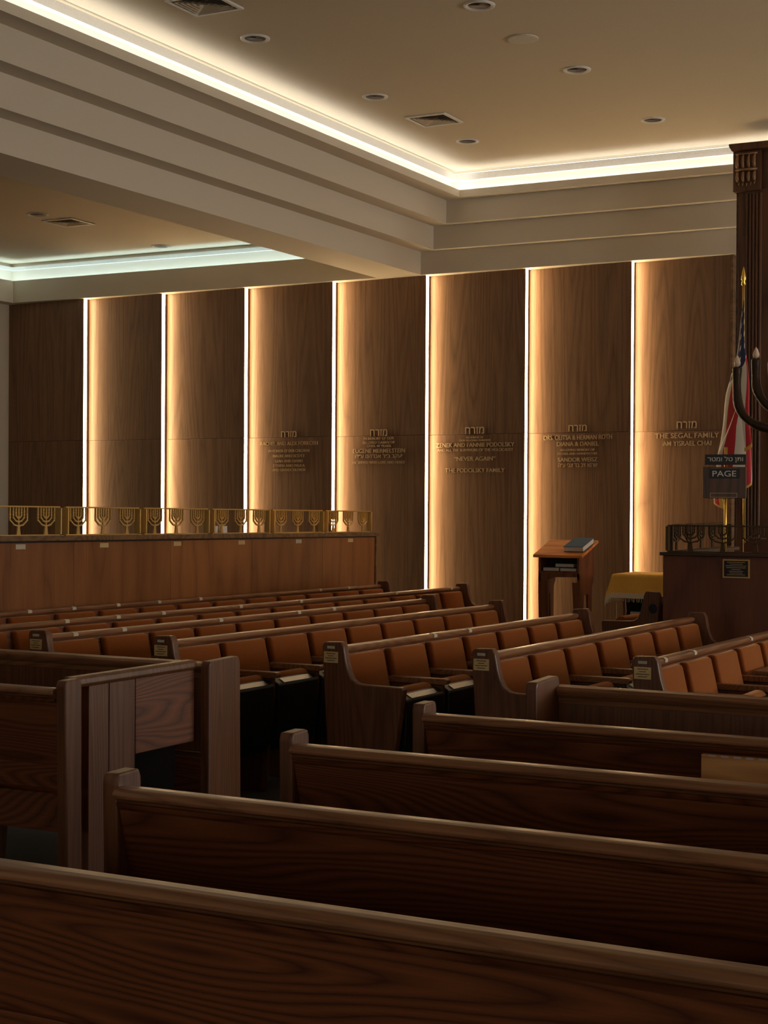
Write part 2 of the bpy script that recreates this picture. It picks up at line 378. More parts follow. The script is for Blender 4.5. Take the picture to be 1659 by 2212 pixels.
# ------------------------------------------------------------------ ceiling fixtures
def can_meshes():
    ring = MB().lathe([(.075, 0), (.095, -.012), (.112, -.012), (.117, -.004), (.117, 0)], seg=32)
    # open ring: outer lip plus inner sloping face
    r2 = MB(); prof = [(.118, 0), (.116, -.010), (.106, -.014), (.094, -.012), (.082, -.002)]
    seg = 32
    for r, z in prof:
        for k in range(seg): r2.v.append((r*math.cos(2*PI*k/seg), r*math.sin(2*PI*k/seg), z))
    for i in range(len(prof)-1):
        for k in range(seg):
            k2 = (k+1) % seg; r2.f.append((i*seg+k, i*seg+k2, (i+1)*seg+k2, (i+1)*seg+k))
    baf = MB().lathe([(.084, -.0035), (.05, -.0015), (.001, -.001)], seg=32)
    return r2.mesh('trim_ring', M['white'], 0, True), baf.mesh('baffle', M['baffle'], 0, True)
RING, BAF = can_meshes()
CANS = [(-6.75, 10.62, ZC, 'round recessed ceiling downlight nearest the long cove, left of the air vents row'), (-4.83, 10.65, ZC, 'round recessed downlight at the very top edge of the picture'),
 (-6.75, 12.63, ZC, 'round recessed downlight just left of the square ceiling vent near the cove'), (-4.81, 12.6, ZC, 'round recessed downlight right of the flat round ceiling plate'),
 (-6.74, 14.6, ZC, 'round recessed downlight in the corner where the two coves meet'), (-4.79, 14.57, ZC, 'round recessed downlight nearest the carved column'),
 (-11.40, 13.56, ZT, 'small recessed downlight left of the vent in the left bay ceiling'), (-11.45, 15.9, ZT, 'small recessed downlight close to the cool lit tray in the left bay')]
CANS[0] = (-6.75, 10.62, ZC, 'round recessed downlight between the cropped top vent and the main cove')
for (x, y, z, lb) in CANS:
    t = thing('recessed_downlight', lb, 'ceiling light', (x, y, z), 0, 'recessed ceiling downlights')
    inst('trim_ring', RING, t); inst('baffle', BAF, t)
MB().lathe([(.122, 0), (.122, -.008), (.115, -.012), (.001, -.012)], seg=40).obj('ceiling_speaker', M['paint'], None, 0, loc=(-4.87, 11.57, ZC))
tag(bpy.data.objects['ceiling_speaker'], 'flat round cream cover plate on the main ceiling', 'ceiling speaker')
def vent(x, y, z, lb, size=.42):
    t = thing('ceiling_vent', lb, 'air vent', (x, y, z), 0, 'square ceiling air vents')
    h = size/2; fr = MB()
    for (a, b, c, d) in ((-h, h, -h, -h+.03), (-h, h, h-.03, h), (-h, -h+.03, -h+.03, h-.03), (h-.03, h, -h+.03, h-.03)): fr.box(a, b, c, d, -.014, 0)
    fr.obj('vent_frame', M['white'], t, .002)
    MB().box(-h+.03, h-.03, -h+.03, h-.03, -.003, 0).obj('vent_backing', M['blackp'], t)
    for k in range(5):
        q = h-.05-k*.032; s = MB(); 
        for sg in (0, 1, 2, 3):
            # tapered louvre ring: four sloping blades
            a, b = q, q-.020
            c = [(-a, -a), (a, -a), (b, -b), (-b, -b)]
            rot = lambda p: {0: p, 1: (-p[1], p[0]), 2: (-p[0], -p[1]), 3: (p[1], -p[0])}[sg]
            n0 = len(s.v)
            for idx, pt in enumerate(c):
                r = rot(pt); s.v.append((r[0], r[1], -.016 if idx < 2 else -.005))
            s.f.append((n0, n0+1, n0+2, n0+3))
        s.obj('louvre', M['ceil'], t)
vent(-6.645, 13.63, ZC, 'square louvred air vent in the main ceiling near the cove corner')
vent(-6.62, 9.72, ZC, 'square louvred air vent cropped by the top edge of the picture')
vent(-11.40, 14.08, ZT, 'square louvred air vent in the left bay ceiling')

# ------------------------------------------------------------------ pews
PITCH_S = .53
def endprof(back=0.0):
    # (d, z) outline, slanting back post, arm, tapering foot
    base = [(0-back, .90), (.012-back, .922), (.118, .926), (.134, .90), (.15, .815), (.165, .765), (.185, .728), (.215, .708), (.25, .703), (.485, .700), (.495, .688), (.40, 0), (.05-back, 0), (.035-back, .40)]
    return base
def arc_rail():
    return [(-.024, .864), (-.026, .872), (-.020, .881), (-.008, .887), (.01, .889), (.035, .889), (.048, .886), (.055, .878), (.055, .864), (.04, .848), (.0, .848), (-.010, .858)]
ENDM = {}
def end_mesh(back, th, plainpost=False):
    k = (back, th, plainpost)
    if k not in ENDM: ENDM[k] = MB().prism([(0, .90), (.008, .922), (.098, .924), (.108, .902), (.115, 0), (.02, 0)] if plainpost else endprof(back), 0, th, 'yz').mesh('end_panel', M['pew_v'], .007, False, 2)
    return ENDM[k]
def slab(u0, u1, top, bot, th, n=None):
    """reclined slab: front face from top (d,z) to bot (d,z), thickness th behind"""
    (d0, z0), (d1, z1) = top, bot
    return [(d0-th, z0), (d0, z0), (d1, z1), (d1-th, z1)]
CUSH = MB().prism(slab(0, 0, (.098, .846), (.185, .47), .05), .035, .475, 'yz').mesh('back_cushion', M['velvet'], .018, True, 3)
SHELL = MB().prism([(.335, .28), (.36, .25), (.41, .235), (.45, .29), (.468, .40), (.472, .615), (.468, .628), (.428, .652), (.40, .655)], .025, .485, 'yz').mesh('seat_shell', M['black'], .004)
SCUSH = MB().prism([(.27, .30), (.33, .27), (.41, .655), (.385, .678), (.35, .68), (.315, .665)], .035, .475, 'yz').mesh('seat_cushion', M['velvet'], .012, True, 3)
PLATE = MB().prism([(.468, .629), (.470, .632), (.436, .6525), (.434, .650)], .09, .42, 'yz').mesh('number_plate', M['chrome'])
DIV = MB().prism([(.10, .66), (.455, .66), (.455, .56), (.40, 0), (.12, 0)], -.014, .014, 'yz').mesh('divider', M['pew_v'], .003)
ARM = MB().prism([(.11, .663), (.47, .663), (.484, .672), (.484, .690), (.474, .698), (.11, .698)], -.026, .026, 'yz').mesh('armrest', M['rail'], .005)
TAG = MB().prism([(.022, .8895), (.047, .8885), (.0565, .8815), (.0565, .866), (.058, .866), (.058, .882), (.048, .890), (.022, .891)], -.022, .022, 'yz').mesh('name_tag', M['tagw'])
def pew(label, loc, rot, n, tilt=0, group=None, pitch=PITCH_S, ends='both', end_th=.055, back=0.0, tags=(), plaque=False, name='pew', shelf=None, right_post=False, plain=False, seat_len=None):
    """local x along the pew, y towards the sitter's front, z up"""
    t = thing(name, label, 'pew', loc, 0, group); Ls = seat_len or n*pitch
    # yaw, then lean with the sloping floor
    t.rotation_euler = (Matrix.Rotation(tilt, 3, 'X') @ Matrix.Rotation(rot, 3, 'Z')).to_euler()
    Lg = n*pitch
    MB().prism(arc_rail(), .001, Lg-.001, 'yz').obj('back_rail', M['rail'], t, .003)
    MB().prism([(.004, .848), (.05, .848), (.138, .45), (.112, .45)], .001, Lg-.001, 'yz').obj('back_board', M['pew_h'], t)
    MB().prism([(.062, .562), (.10, .567), (.135, .47), (.078, .46)], .001, Lg-.001, 'yz').obj('lower_board', M['pew_h'], t, .002)
    MB().box(.001, Lg-.001, .12, .14, .27, .43).obj('stretcher', M['pew_h'], t, .002)
    MB().prism([(-.008, .848), (.0, .835), (.008, .828), (.012, .848)], .001, Lg-.001, 'yz').obj('molding', M['pew_h'], t)
    em = end_mesh(back, end_th, plain)
    inst('end_panel', em, t, (-end_th, 0, 0)); inst('end_panel', end_mesh(0, end_th, True) if right_post else em, t, (Lg, 0, 0))
    for k in range(n):
        sp_ = Ls/n; u = k*sp_+(sp_-.51)/2
        inst('back_cushion', CUSH, t, (u, 0, 0))
        s = inst('seat_shell', SHELL, t, (u, 0, 0)); inst('number_plate', PLATE, s)
        inst('seat_cushion', SCUSH, t, (u, 0, 0))
        if k:
            inst('divider', DIV, t, (k*sp_, 0, 0)); inst('armrest', ARM, t, (k*sp_, 0, 0))
    if shelf is not None:
        MB().box(shelf*pitch+.03, (shelf+1)*pitch-.03, .17, .47, .70, .722).obj('writing_shelf', M['rail'], t, .004)
    for u in tags: inst('name_tag', TAG, t, (u, 0, 0))
    if plaque:
        u1 = Lg+end_th
        pl = MB().box(u1, u1+.003, .014, .102, .812, .872).obj('name_plate', M['plate'], t, .0008)
        en = MB()
        for j, (a, b) in enumerate(((.03, .086), (.04, .076), (.024, .092), (.034, .082))):
            en.box(u1+.003, u1+.0036, a, b, .860-j*.0125, .8635-j*.0125)
        en.obj('engraving', M['engrave'], pl)
        MB().box(u1, u1+.003, .035, .08, .888, .902).obj('row_number_tag', M['tagw'], t)
    return t
TL = .009
def row(label, xr, yfar, n, ynear, tagsY=(), plaque=True, group='rust velvet pews facing the platform', shelf=None):
    pitch = (yfar-ynear)/n
    return pew(label, (xr, yfar, zf(yfar)), -PI/2, n, -TL, group, pitch=pitch, tags=[yfar-y for y in tagsY], plaque=plaque, shelf=shelf)
row('farthest rust velvet pew, directly before the screen with brass railing', -7.76, 14.62, 14, 7.2, (9.09, 9.60, 10.15, 10.70, 11.3, 13.35, 13.92), plaque=False)
row('second farthest velvet pew, ending below the fifth light strip', -6.88, 14.66, 14, 7.3, (8.43, 8.99, 9.53, 10.57, 11.5, 13.25, 14.46), plaque=False)
row('third farthest velvet pew, the leftmost with a plaqued near end', -6.12, 12.34, 10, 7.26, (7.57, 8.05, 9.14, 10.19, 10.72))
row('velvet pew with plaqued end just left of and behind the tall plain post', -5.28, 11.88, 9, 7.32)
row('rust velvet pew at the centre, its whole curved end panel in view', -4.29, 11.2, 7, 7.50, (8.74, 9.25), shelf=2)
row('rust velvet pew right of centre, near end half hidden by a squat post', -3.43, 11.3, 7, 7.56)
row('velvet pew at the right edge with three pale tags near its plaqued end', -2.575, 11.3, 7, 7.6, (7.93, 8.45, 9.63), shelf=3)

def near(label, x, y, n, back=0.0, group='plain wooden pews seen from behind', name='pew', flip=False):
    return pew(label, (x, y, zf(y)), 0, n, 0, group, end_th=.05, back=back, plain=True)
near('nearest plain wooden pew, seen from behind across the bottom of the picture', -3.6, 2.52, 12)
p2 = near('second nearest plain wooden pew, its squared post lit at the lower left', -2.562, 3.375, 9)
near('third nearest plain wooden pew, post standing at bottom centre', -2.572, 4.285, 9)
p4 = near('fourth nearest plain wooden pew, with a pale oak board hinged on its back', -2.562, 5.20, 9)
pew('short wooden pew at the left edge with open gaps under its back board', (-4.20-8*PITCH_S, 5.12, zf(5.12)), 0, 8, end_th=.05, right_post=True, seat_len=8*PITCH_S-.11)
def front_screen(label, x0, x1, y, left, right):
    t = thing('pew_front_screen', label, 'pew screen', (x0, y, zf(y)), 0, 'plain wooden screens in front of the first pews')
    Lg = x1-x0
    MB().prism([(-.03, .862), (-.032, .872), (-.02, .884), (.01, .889), (.045, .886), (.055, .876), (.05, .862), (.03, .846), (.03, .812), (-.005, .812), (-.008, .835), (-.02, .846)], .001, Lg-.001, 'yz').obj('top_rail', M['rail'], t, .002)
    MB().box(.001, Lg-.001, .0, .022, .45, .812).obj('front_board', M['pew_v'], t)
    MB().box(.001, Lg-.001, .0, .022, .20, .42).obj('lower_board', M['pew_h'], t)
    MB().box(.001, Lg-.001, .022, .05, .43, .445).obj('book_ledge', M['rail'], t, .002)
    post = MB().prism([(-.25, .90), (-.24, .922), (.0, .928), (.015, .90), (.03, 0), (-.25, 0)], 0, .05, 'yz').mesh('post', M['pew_v'], .007)
    if left: inst('post', post, t, (-.05, 0, 0))
    if right: inst('post', post, t, (Lg, 0, 0))
    return t
front_screen('front screen with a squat post and glossy rail before the plaqued pews at right', -2.505, 2.2, 6.39, True, True)
front_screen('front screen at left edge ending in the tall plain post beside the black seats', -8.6, -4.205, 6.42, True, True)
# hinged oak board on the fourth pew
fb = MB().box(1.045, 2.1, -.035, -.012, .50, .828).obj('hinged_board', M['oak'], p4, .002)
fb['label'] = 'pale new oak board'
hg = MB()
for k in range(24): hg.box(1.07+k*.042, 1.07+k*.042+.026, -.037, -.035, .822, .829)
hg.obj('hinge', M['chrome'], fb)

# the desk board standing in the aisle between the two left pews
dx0, dy0, dx1, dy1 = -4.255, 5.28, -4.245, 6.16
dl = math.hypot(dx1-dx0, dy1-dy0)
dk = thing('aisle_desk', 'wooden desk screen with a moulded cap running down the aisle at the left', 'desk', (dx0, dy0, zf(5.8)), math.atan2(dy1-dy0, dx1-dx0))
MB().prism([(-.022, .878), (-.032, .892), (-.028, .915), (-.01, .923), (.03, .923), (.04, .905), (.034, .878)], 0, dl, 'yz').obj('cap', M['pew_v'], dk, .004)
MB().box(.10, .42, -.02, .02, 0, .878).obj('side_board', M['pew_v'], dk, .003)
MB().box(.235, .247, -.024, -.02, 0, .878).obj('batten', M['pew_v'], dk)
MB().box(.425, dl-.01, -.02, .0, .545, .878).obj('front_board', M['pew_h'], dk, .003)
MB().prism([(.46, 0), (.43, .545), (.39, .545), (.40, 0)], .0, .03, 'xz').obj('leg', M['pew_v'], dk, .003)
MB().prism([(.50, .05), (.46, .5), (.48, .545), (.80, .545), (.81, .42), (.77, .05)], .04, .20, 'xz').obj('storage_box', M['matt'], dk, .004)  # dark block filling the opening under the desk, stands in for its shade
# two-seat pew beside the platform, facing left
cp_ = pew('short two-seat pew facing left beside the platform, below the yellow cloth', (-3.965, 12.36, zf(12.4)), PI/2, 2, -TL, None, name='pew'); cp_.scale = (1.0, 1.0, 1.1)
for ch in cp_.children:
    if ch.name.startswith('seat_cushion'): ch.location.z += .05
    if ch.name.startswith('seat_shell'): ch.location.z += .02
MB().prism([(.055+.036*math.cos(k*PI/14), .80+.036*math.sin(k*PI/14)) for k in range(28)], -.058, -.0548, 'yz').obj('round_motif', M['black'], cp_)

# ------------------------------------------------------------------ menorah railing
def menorah_mb(w=.21, h=.205, t=.012):
    """flat cut menorah in the xz plane, thickness along y"""
    mb = MB()
    def bar(a, b, wd=.009):
        a = Vector(a); b = Vector(b); d = (b-a).normalized(); nrm = Vector((-d.y, d.x))*wd/2; e = d*wd*.3
        pr = [a-e+nrm, b+e+nrm, b+e-nrm, a-e-nrm]; mb.prism([tuple(p) for p in pr], -t/2, t/2, 'xz')
    mb.prism([(-.022, 0), (.022, 0), (.017, .025), (.011, .07), (-.011, .07), (-.017, .025)], -t/2, t/2, 'xz')
    bar((0, .06), (0, h), .011)
    for k, (x, z0, z1) in enumerate(((.031, .128, .148), (.062, .098, .132), (w/2-.008, .066, .112))):
        for s in (-1, 1):
            bar((0, z0), (s*x*.55, z0+(z1-z0)*.25), .011); bar((s*x*.5, z0+(z1-z0)*.2), (s*x, z1), .011); bar((s*x, z1-.004), (s*x, h), .010)
            bar((s*x-.007, z1+.02), (s*x+.007, z1+.02), .006); bar((s*x-.007, z1+.042), (s*x+.007, z1+.042), .006)
    return mb
MEN = menorah_mb().mesh('menorah', M['brass']); MEND = menorah_mb(w=.215).mesh('menorah', M['darkbrass'])
def rail_module(length, men, mat, nmen, h=.225, first=None, sp=None):
    """local x along the rail"""
    t = bpy.data.objects.new('menorah_railing', None); C.objects.link(t)
    MB().box(0, length, -.012, .012, h-.012, h).obj('top_bar', mat, t, .002)
    MB().box(0, length, -.012, .012, 0, .010).obj('bottom_bar', mat, t, .002)
    MB().box(0, .014, -.03, .03, .010, h-.012).obj('post', mat, t, .002)
    MB().box(length-.014, length, -.03, .03, .010, h-.012).obj('post', mat, t, .002)
    sp = sp or length/nmen; first = first if first is not None else sp/2
    for k in range(nmen): inst('menorah', men, t, (first+k*sp, 0, .008))
    return t

# left screen: veneered partition, cap, railing modules
sp = thing('screen_partition', 'long reddish brown wood partition behind the farthest velvet pew', 'partition', (-8.0, 15.03, zf(15.03)))
sp.rotation_euler = (Matrix.Rotation(-TL, 3, 'X') @ Matrix.Rotation(-PI/2, 3, 'Z')).to_euler()
# local x runs toward the viewer, local y towards +X
edges = [0.02, 1.14, 2.465, 3.76, 5.07, 6.38, 7.69, 9.0]
for a, b in zip(edges, edges[1:]):
    MB().box(a+.002, b-.002, -.10, 0, 0, 1.372).obj('veneer_panel', M['cherry'], sp, .0015)
MB().box(0, 9.0, -.17, .045, 1.385, 1.425).obj('cap', M['capwood'], sp, .005)
MB().box(.01, 9.0, -.12, .01, 1.372, 1.385).obj('shadow_gap', M['blackp'], sp)
MB().box(0, .02, -.12, .015, 0, 1.385).obj('end_strip', M['capwood'], sp, .003)
for k, y in enumerate((9.321, 10.338, 11.36, 12.385, 13.412, 14.465)):
    MB().box(15.03-y-.055, 15.03-y+.055, 0, .004, 1.325, 1.362).obj('name_plate', M['plate'] if k not in (0, 4) else M['tagw'], sp)
mod0 = rail_module(.95, MEN, M['brass'], 3, .228)
MODL = ['at the far right end of the brown screen', 'second from its right end', 'holding the tissue box, crossing the third wall light strip', 'crossing the second wall light strip', 'crossing the leftmost wall light strip', 'at the left edge of the picture on the long screen', '']
for k in range(6):
    o = mod0 if k == 0 else copy_tree(mod0)
    yr = 14.885-k*1.0225
    o.location = (-7.99, yr, zf(yr)+1.4255)
    o.rotation_euler = (Matrix.Rotation(-TL, 3, 'X') @ Matrix.Rotation(-PI/2, 3, 'Z')).to_euler()
    tag(o, 'brass menorah railing panel '+MODL[k], 'railing', 'brass menorah railing panels on the long screen')
# tissue box
tb = thing('tissue_box', 'patterned tissue box with a white tissue on the screen ledge', 'tissue box', (-8.075, 12.07, zf(12.07)+1.4256))
MB().box(-.055, .055, -.12, .12, 0, .07).obj('carton', M['tbox'], tb, .003)
def tis(u, v):
    a = u*2*PI; r = (.03+.012*math.sin(3*a))*(1-v*.8)
    return (r*math.cos(a)*.6, -.05+r*math.sin(a)*1.4+.03*v*v-.03*v, .068+v*.10)
MB().grid(tis, 24, 6).obj('tissue', M['tissue'], tb, 0, True)

# ------------------------------------------------------------------ platform (bimah)
ZB = zf(12.0)
bm_ = thing('platform_wall', 'dark reddish wood platform wall with a framed plaque at the right', 'platform', (-3.84, 12.0, ZB))
MB().box(0, 3.4, 0, .06, 0, 1.318).obj('front_panel', M['bimah'], bm_, .004)
MB().box(0, .05, .06, 1.85, 0, 1.318).obj('side_panel', M['bimah'], bm_, .004)
MB().box(3.35, 3.4, .06, 1.85, 0, 1.318).obj('side_panel', M['bimah'], bm_, .004)
tag(MB().box(.052, 3.348, .062, 1.85, 0, .90).obj('platform_floor', M['carpet'], None, loc=(-3.84, 12.0, ZB)), 'grey carpeted raised floor inside the platform wall', 'platform')
cp = MB(); cp.box(-.02, 3.42, -.03, .12, 1.318, 1.345); cp.box(-.02, .10, .12, 1.87, 1.318, 1.345); cp.box(3.30, 3.42, .12, 1.87, 1.318, 1.345)
cp.obj('cap', M['capwoodx'], bm_, .004)
pq = MB().box(.475, .685, -.008, 0, 1.155, 1.300).obj('plaque', M['brass'], bm_, .002)
pq['label'] = 'dark framed plaque with pale lines of writing'
MB().box(.487, .673, -.010, -.008, 1.167, 1.288).obj('plaque_field', M['blackp'], pq)
ln = MB()
for j, (a, b) in enumerate(((.51, .65), (.53, .63), (.50, .66), (.505, .655), (.545, .615), (.525, .635), (.53, .63), (.51, .65))):
    ln.box(a, b, -.0108, -.010, 1.274-j*.0135, 1.2775-j*.0135)
ln.obj('writing_lines', M['letter'], pq)
zr = ZB+1.3455
o = rail_module(3.2, MEND, M['darkbrass'], 10, .212, first=.185, sp=.2525); o.location = (-3.81, 12.02, zr)
tag(o, 'dark bronze menorah railing along the front of the platform', 'railing')
o = rail_module(1.7, MEND, M['darkbrass'], 5, .212, first=.19, sp=.335); o.location = (-3.81, 12.06, zr); o.rotation_euler = (0, 0, PI/2)
tag(o, 'dark bronze menorah railing along the left side of the platform', 'railing')

# reading stand top on the platform
rs = thing('reading_stand', 'plain brown box stand behind the platform railing at the right', 'stand', (-3.24, 12.62, ZB+.90))
MB().prism([(-.13, 0), (.10, 0), (.10, .53), (.06, .545), (-.09, .548), (-.13, .50)], 0, .22, 'xz').obj('body', M['bimah'], rs, .004)
MB().box(-.15, .12, -.02, .24, 0, .03).obj('base', M['dark'], rs, .003)
# page sign
ps = thing('page_sign', 'brown PAGE number board on a pole, black Hebrew strip above', 'sign', (-3.45, 12.35, ZB+.90))
z0 = ZB+.90
MB().tube([(0, .03, 0), (.0, .03, 2.13-z0)], .012, 12).obj('pole', M['gold'], ps, 0, True)
MB().lathe([(.11, 0), (.11, .015), (.03, .03), (.014, .04)], (0, .03, 0)).obj('base', M['gold'], ps, 0, True)
bd = MB().box(-.17, .165, -.035, .016, 1.725-z0, 1.972-z0).obj('board', M['dark'], ps, .003)
MB().box(-.118, .118, -.039, -.035, 1.882-z0, 1.958-z0).obj('page_plate', M['blackp'], bd)
text_mb([(0, 1.920-z0, .185, .046, 'PAGE')], .002).obj('lettering', M['signw'], bd, loc=(0, -.0392, 0))
fr = MB()
for (a, b, c, d) in ((-.11, .10, 1.765, 1.768), (-.11, .10, 1.732, 1.735), (-.11, -.107, 1.732, 1.768), (.097, .10, 1.732, 1.768)): fr.box(a, b, -.038, -.035, c-z0, d-z0)
fr.obj('small_frame', M['letter'], bd)
hs = MB().box(-.155, .165, -.03, .016, 1.990-z0, 2.072-z0).obj('hebrew_strip', M['blackp'], ps, .002)
text_mb([(.005, 2.031-z0, .275, .05, 'רטמו לט ןתו')], .002).obj('lettering', M['signw'], hs, loc=(0, -.0305, 0))
ps.rotation_euler = (0, 0, .12)

# big standing menorah, arms rough bronze
bmn = thing('standing_menorah', 'large rough bronze menorah with frosted flame bulbs at the right edge', 'menorah', (-2.99, 12.50, ZB+.90))
zb = ZB+.90
def arm(rx, zt, zc, rr):
    pts = [(-rx, 0, zt-zb), (-rx*1.02, .01, zt-.15-zb), (-rx*.97, 0, zc+.16-zb), (-rx*.72, -.01, zc+.05-zb), (-rx*.35, 0, zc-zb), (0, 0, zc-.01-zb)]
    # smooth by subdividing
    for _ in range(2):
        q = [pts[0]]
        for a, b in zip(pts, pts[1:]):
            q.append(tuple(.75*x+.25*y for x, y in zip(a, b))); q.append(tuple(.25*x+.75*y for x, y in zip(a, b)))
        q.append(pts[-1]); pts = q
    return pts
for rx, zt, zc in ((.41, 2.77, 2.27), (.26, 2.83, 2.42), (.13, 2.80, 2.50)):
    for s in (1, -1):
        pts = [(p[0]*s, p[1], p[2]) for p in arm(rx, zt, zc, .03)]
        ar = MB().tube(pts, [.036+.003*math.sin(i*.9) for i in range(len(pts))], 10).obj('branch', M['bronze'], bmn, 0, True)
        MB().lathe([(.001, 0), (.024, .015), (.027, .038), (.014, .075), (.001, .095)], (pts[0][0], pts[0][1], pts[0][2]), 12).obj('flame_bulb', M['flame'], ar, 0, True)
MB().lathe([(.09, 0), (.085, .04), (.05, .08), (.032, .5), (.04, 1.0), (.034, 1.55)], (0, 0, 0), 16).obj('stem', M['bronze'], bmn, 0, True)
MB().lathe([(.001, 0), (.024, .015), (.027, .038), (.014, .075), (.001, .095)], (0, 0, 1.55), 12).obj('flame_bulb', M['flame'], bmn, 0, True)

# ark floor behind the platform, raised
MB().box(-3.78, 2.5, 13.92, 15.15, zf(14)-.05, .62).obj('ark_platform', M['carpet'])
tag(bpy.data.objects['ark_platform'], 'raised carpeted step behind the platform, under the flag', 'platform')

# flag
FX, FY, FZ = -3.77, 14.05, 3.78
fg = thing('flag', 'american flag with gold fringe hanging from a gold pole before the column', 'flag', (FX, FY, .62))
b0 = .62
MB().tube([(0.03, 0, 0), (0.0, 0, FZ-b0-.1)], .012, 12).obj('pole', M['gold'], fg, 0, True)
MB().lathe([(.13, 0), (.12, .03), (.04, .06), (.02, .12)], (0.03, 0, 0)).obj('base', M['gold'], fg, 0, True)
MB().lathe([(.012, -.10), (.022, -.09), (.014, -.06), (.024, -.04), (.012, .03), (.001, .07)], (0, 0, FZ-b0-.05), 12).obj('finial', M['gold'], fg, 0, True)
# cloth: h down the hoist, w along the fly, hanging in pleats
NU, NV = 110, 130
Hh, Ww = 1.35, 1.30
mbf = MB(); uvs = []
def cloth_pt(w, h):
    drop = .93*h*Hh*(1-.55*w)+w*Ww*1.12
    env = .012+.15*min(1, drop/1.5)**1.1*min(1, .15+w*1.8)
    ph = h*3.3*PI+.9+w*.8
    x = env*math.sin(ph)-.10*min(1.15, drop/1.9)*(.4+.6*min(1, w*3))+.02*w
    y = .05*math.cos(ph*.9+1.2)*min(1, .15+drop*.8)-.015
    x += .008*math.sin(drop*9+h*7)*min(1, drop)
    return (x, y, FZ-b0-.13-drop)
for j in range(NV+1):
    for i in range(NU+1):
        mbf.v.append(cloth_pt(i/NU, j/NV)); uvs.append((i/NU, j/NV))
for j in range(NV):
    for i in range(NU):
        a = j*(NU+1)+i; mbf.f.append((a, a+1, a+NU+2, a+NU+1))
me = bpy.data.meshes.new('cloth'); me.from_pydata(mbf.v, [], mbf.f)
ul = me.uv_layers.new(name='UVMap')
for lp in me.loops: ul.data[lp.index].uv = uvs[lp.vertex_index]
for p in me.polygons: p.use_smooth = True
mt, nt, b = newmat('flag cloth'); N = nt.nodes.new; L = nt.links.new
uvn = N('ShaderNodeUVMap'); uvn.uv_map = 'UVMap'; sx = N('ShaderNodeSeparateXYZ'); L(uvn.outputs[0], sx.inputs[0])
def mth(op, a, b_=None, c=None):
    nd = N('ShaderNodeMath'); nd.operation = op
    for i, v in enumerate((a, b_, c)):
        if v is None: continue
        if isinstance(v, (int, float)): nd.inputs[i].default_value = v
        else: L(v, nd.inputs[i])
    return nd.outputs[0]
u_, v_ = sx.outputs[0], sx.outputs[1]
st = mth('MODULO', mth('FLOOR', mth('MULTIPLY', v_, 13)), 2)
can = mth('MULTIPLY', mth('LESS_THAN', u_, .42), mth('LESS_THAN', v_, .5385))
fx = mth('FRACT', mth('MULTIPLY', u_, 11/.42*.5)); fy = mth('FRACT', mth('MULTIPLY', v_, 9/.5385*.5))
dx = mth('MULTIPLY', mth('SUBTRACT', fx, .5), 1.25*2*.42/11); dy = mth('MULTIPLY', mth('SUBTRACT', fy, .5), 1.05*2*.5385/9)
star = mth('LESS_THAN', mth('ADD', mth('MULTIPLY', dx, dx), mth('MULTIPLY', dy, dy)), .018**2)
mx = N('ShaderNodeMix'); mx.data_type = 'RGBA'; mx.inputs[6].default_value = lin(190, 30, 40); mx.inputs[7].default_value = lin(228, 220, 206); L(st, mx.inputs[0])
m2 = N('ShaderNodeMix'); m2.data_type = 'RGBA'; m2.inputs[6].default_value = lin(24, 38, 86); m2.inputs[7].default_value = lin(228, 222, 210); L(star, m2.inputs[0])
m3 = N('ShaderNodeMix'); m3.data_type = 'RGBA'; L(can, m3.inputs[0]); L(mx.outputs[2], m3.inputs[6]); L(m2.outputs[2], m3.inputs[7])
edge = mth('GREATER_THAN', mth('MAXIMUM', mth('SUBTRACT', u_, .975), mth('SUBTRACT', v_, .97)), 0)
m4 = N('ShaderNodeMix'); m4.data_type = 'RGBA'; L(edge, m4.inputs[0]); L(m3.outputs[2], m4.inputs[6]); m4.inputs[7].default_value = lin(210, 160, 60)
L(m4.outputs[2], b.inputs['Base Color']); b.inputs['Roughness'].default_value = .55; b.inputs['Sheen Weight'].default_value = .2
me.materials.append(mt)
oc = bpy.data.objects.new('cloth', me); C.objects.link(oc); oc.parent = fg
sm = oc.modifiers.new('thick', 'SOLIDIFY'); sm.thickness = .0015

# carved column
cl = thing('column', 'tall dark fluted wooden column with a carved capital at the right edge', 'column', (-4.19, 15.2, .0))
zc0 = zf(15.2)
MB().box(.045, .40, .04, .34, zc0, 4.72).obj('shaft', M['dark'], cl, .004)
MB().box(.02, .045, .06, .34, zc0, 4.72).obj('edge_strip', M['capwoodx'], cl, .003)
fl_ = MB()
for k in range(5): fl_.prism([(.115+k*.033, .04), (.123+k*.033, .022), (.137+k*.033, .022), (.145+k*.033, .04)], 1.0, 4.68, 'xy')
fl_.obj('fluting', M['dark'], cl, .002)
MB().box(0, .27, .0, .30, 4.70, 5.09).obj('capital', M['dark'], cl, .006)
MB().box(.27, .52, .06, .34, 4.70, 5.10).obj('capital_side', M['dark'], cl, .006)
MB().prism([(-.005, 5.09), (-.015, 5.11), (-.03, 5.13), (-.035, 5.16), (.55, 5.16), (.55, 5.09)], -.04, .34, 'xz').obj('cornice', M['dark'], cl, .005)
cv = MB()
for k in range(4):
    x = .05+k*.055
    cv.tube([(x, -.005, 5.06), (x, -.03, 5.02), (x, -.042, 4.97), (x, -.03, 4.93), (x, -.012, 4.92)], [.010, .013, .016, .015, .008], 8)
    cv.tube([(x, -.005, 4.89), (x, -.022, 4.87), (x, -.034, 4.83), (x, -.022, 4.80), (x, -.006, 4.79)], [.010, .014, .016, .013, .006], 8)
cv.box(.03, .24, -.03, 0, 4.898, 4.912); cv.box(.03, .24, -.022, 0, 5.05, 5.065)
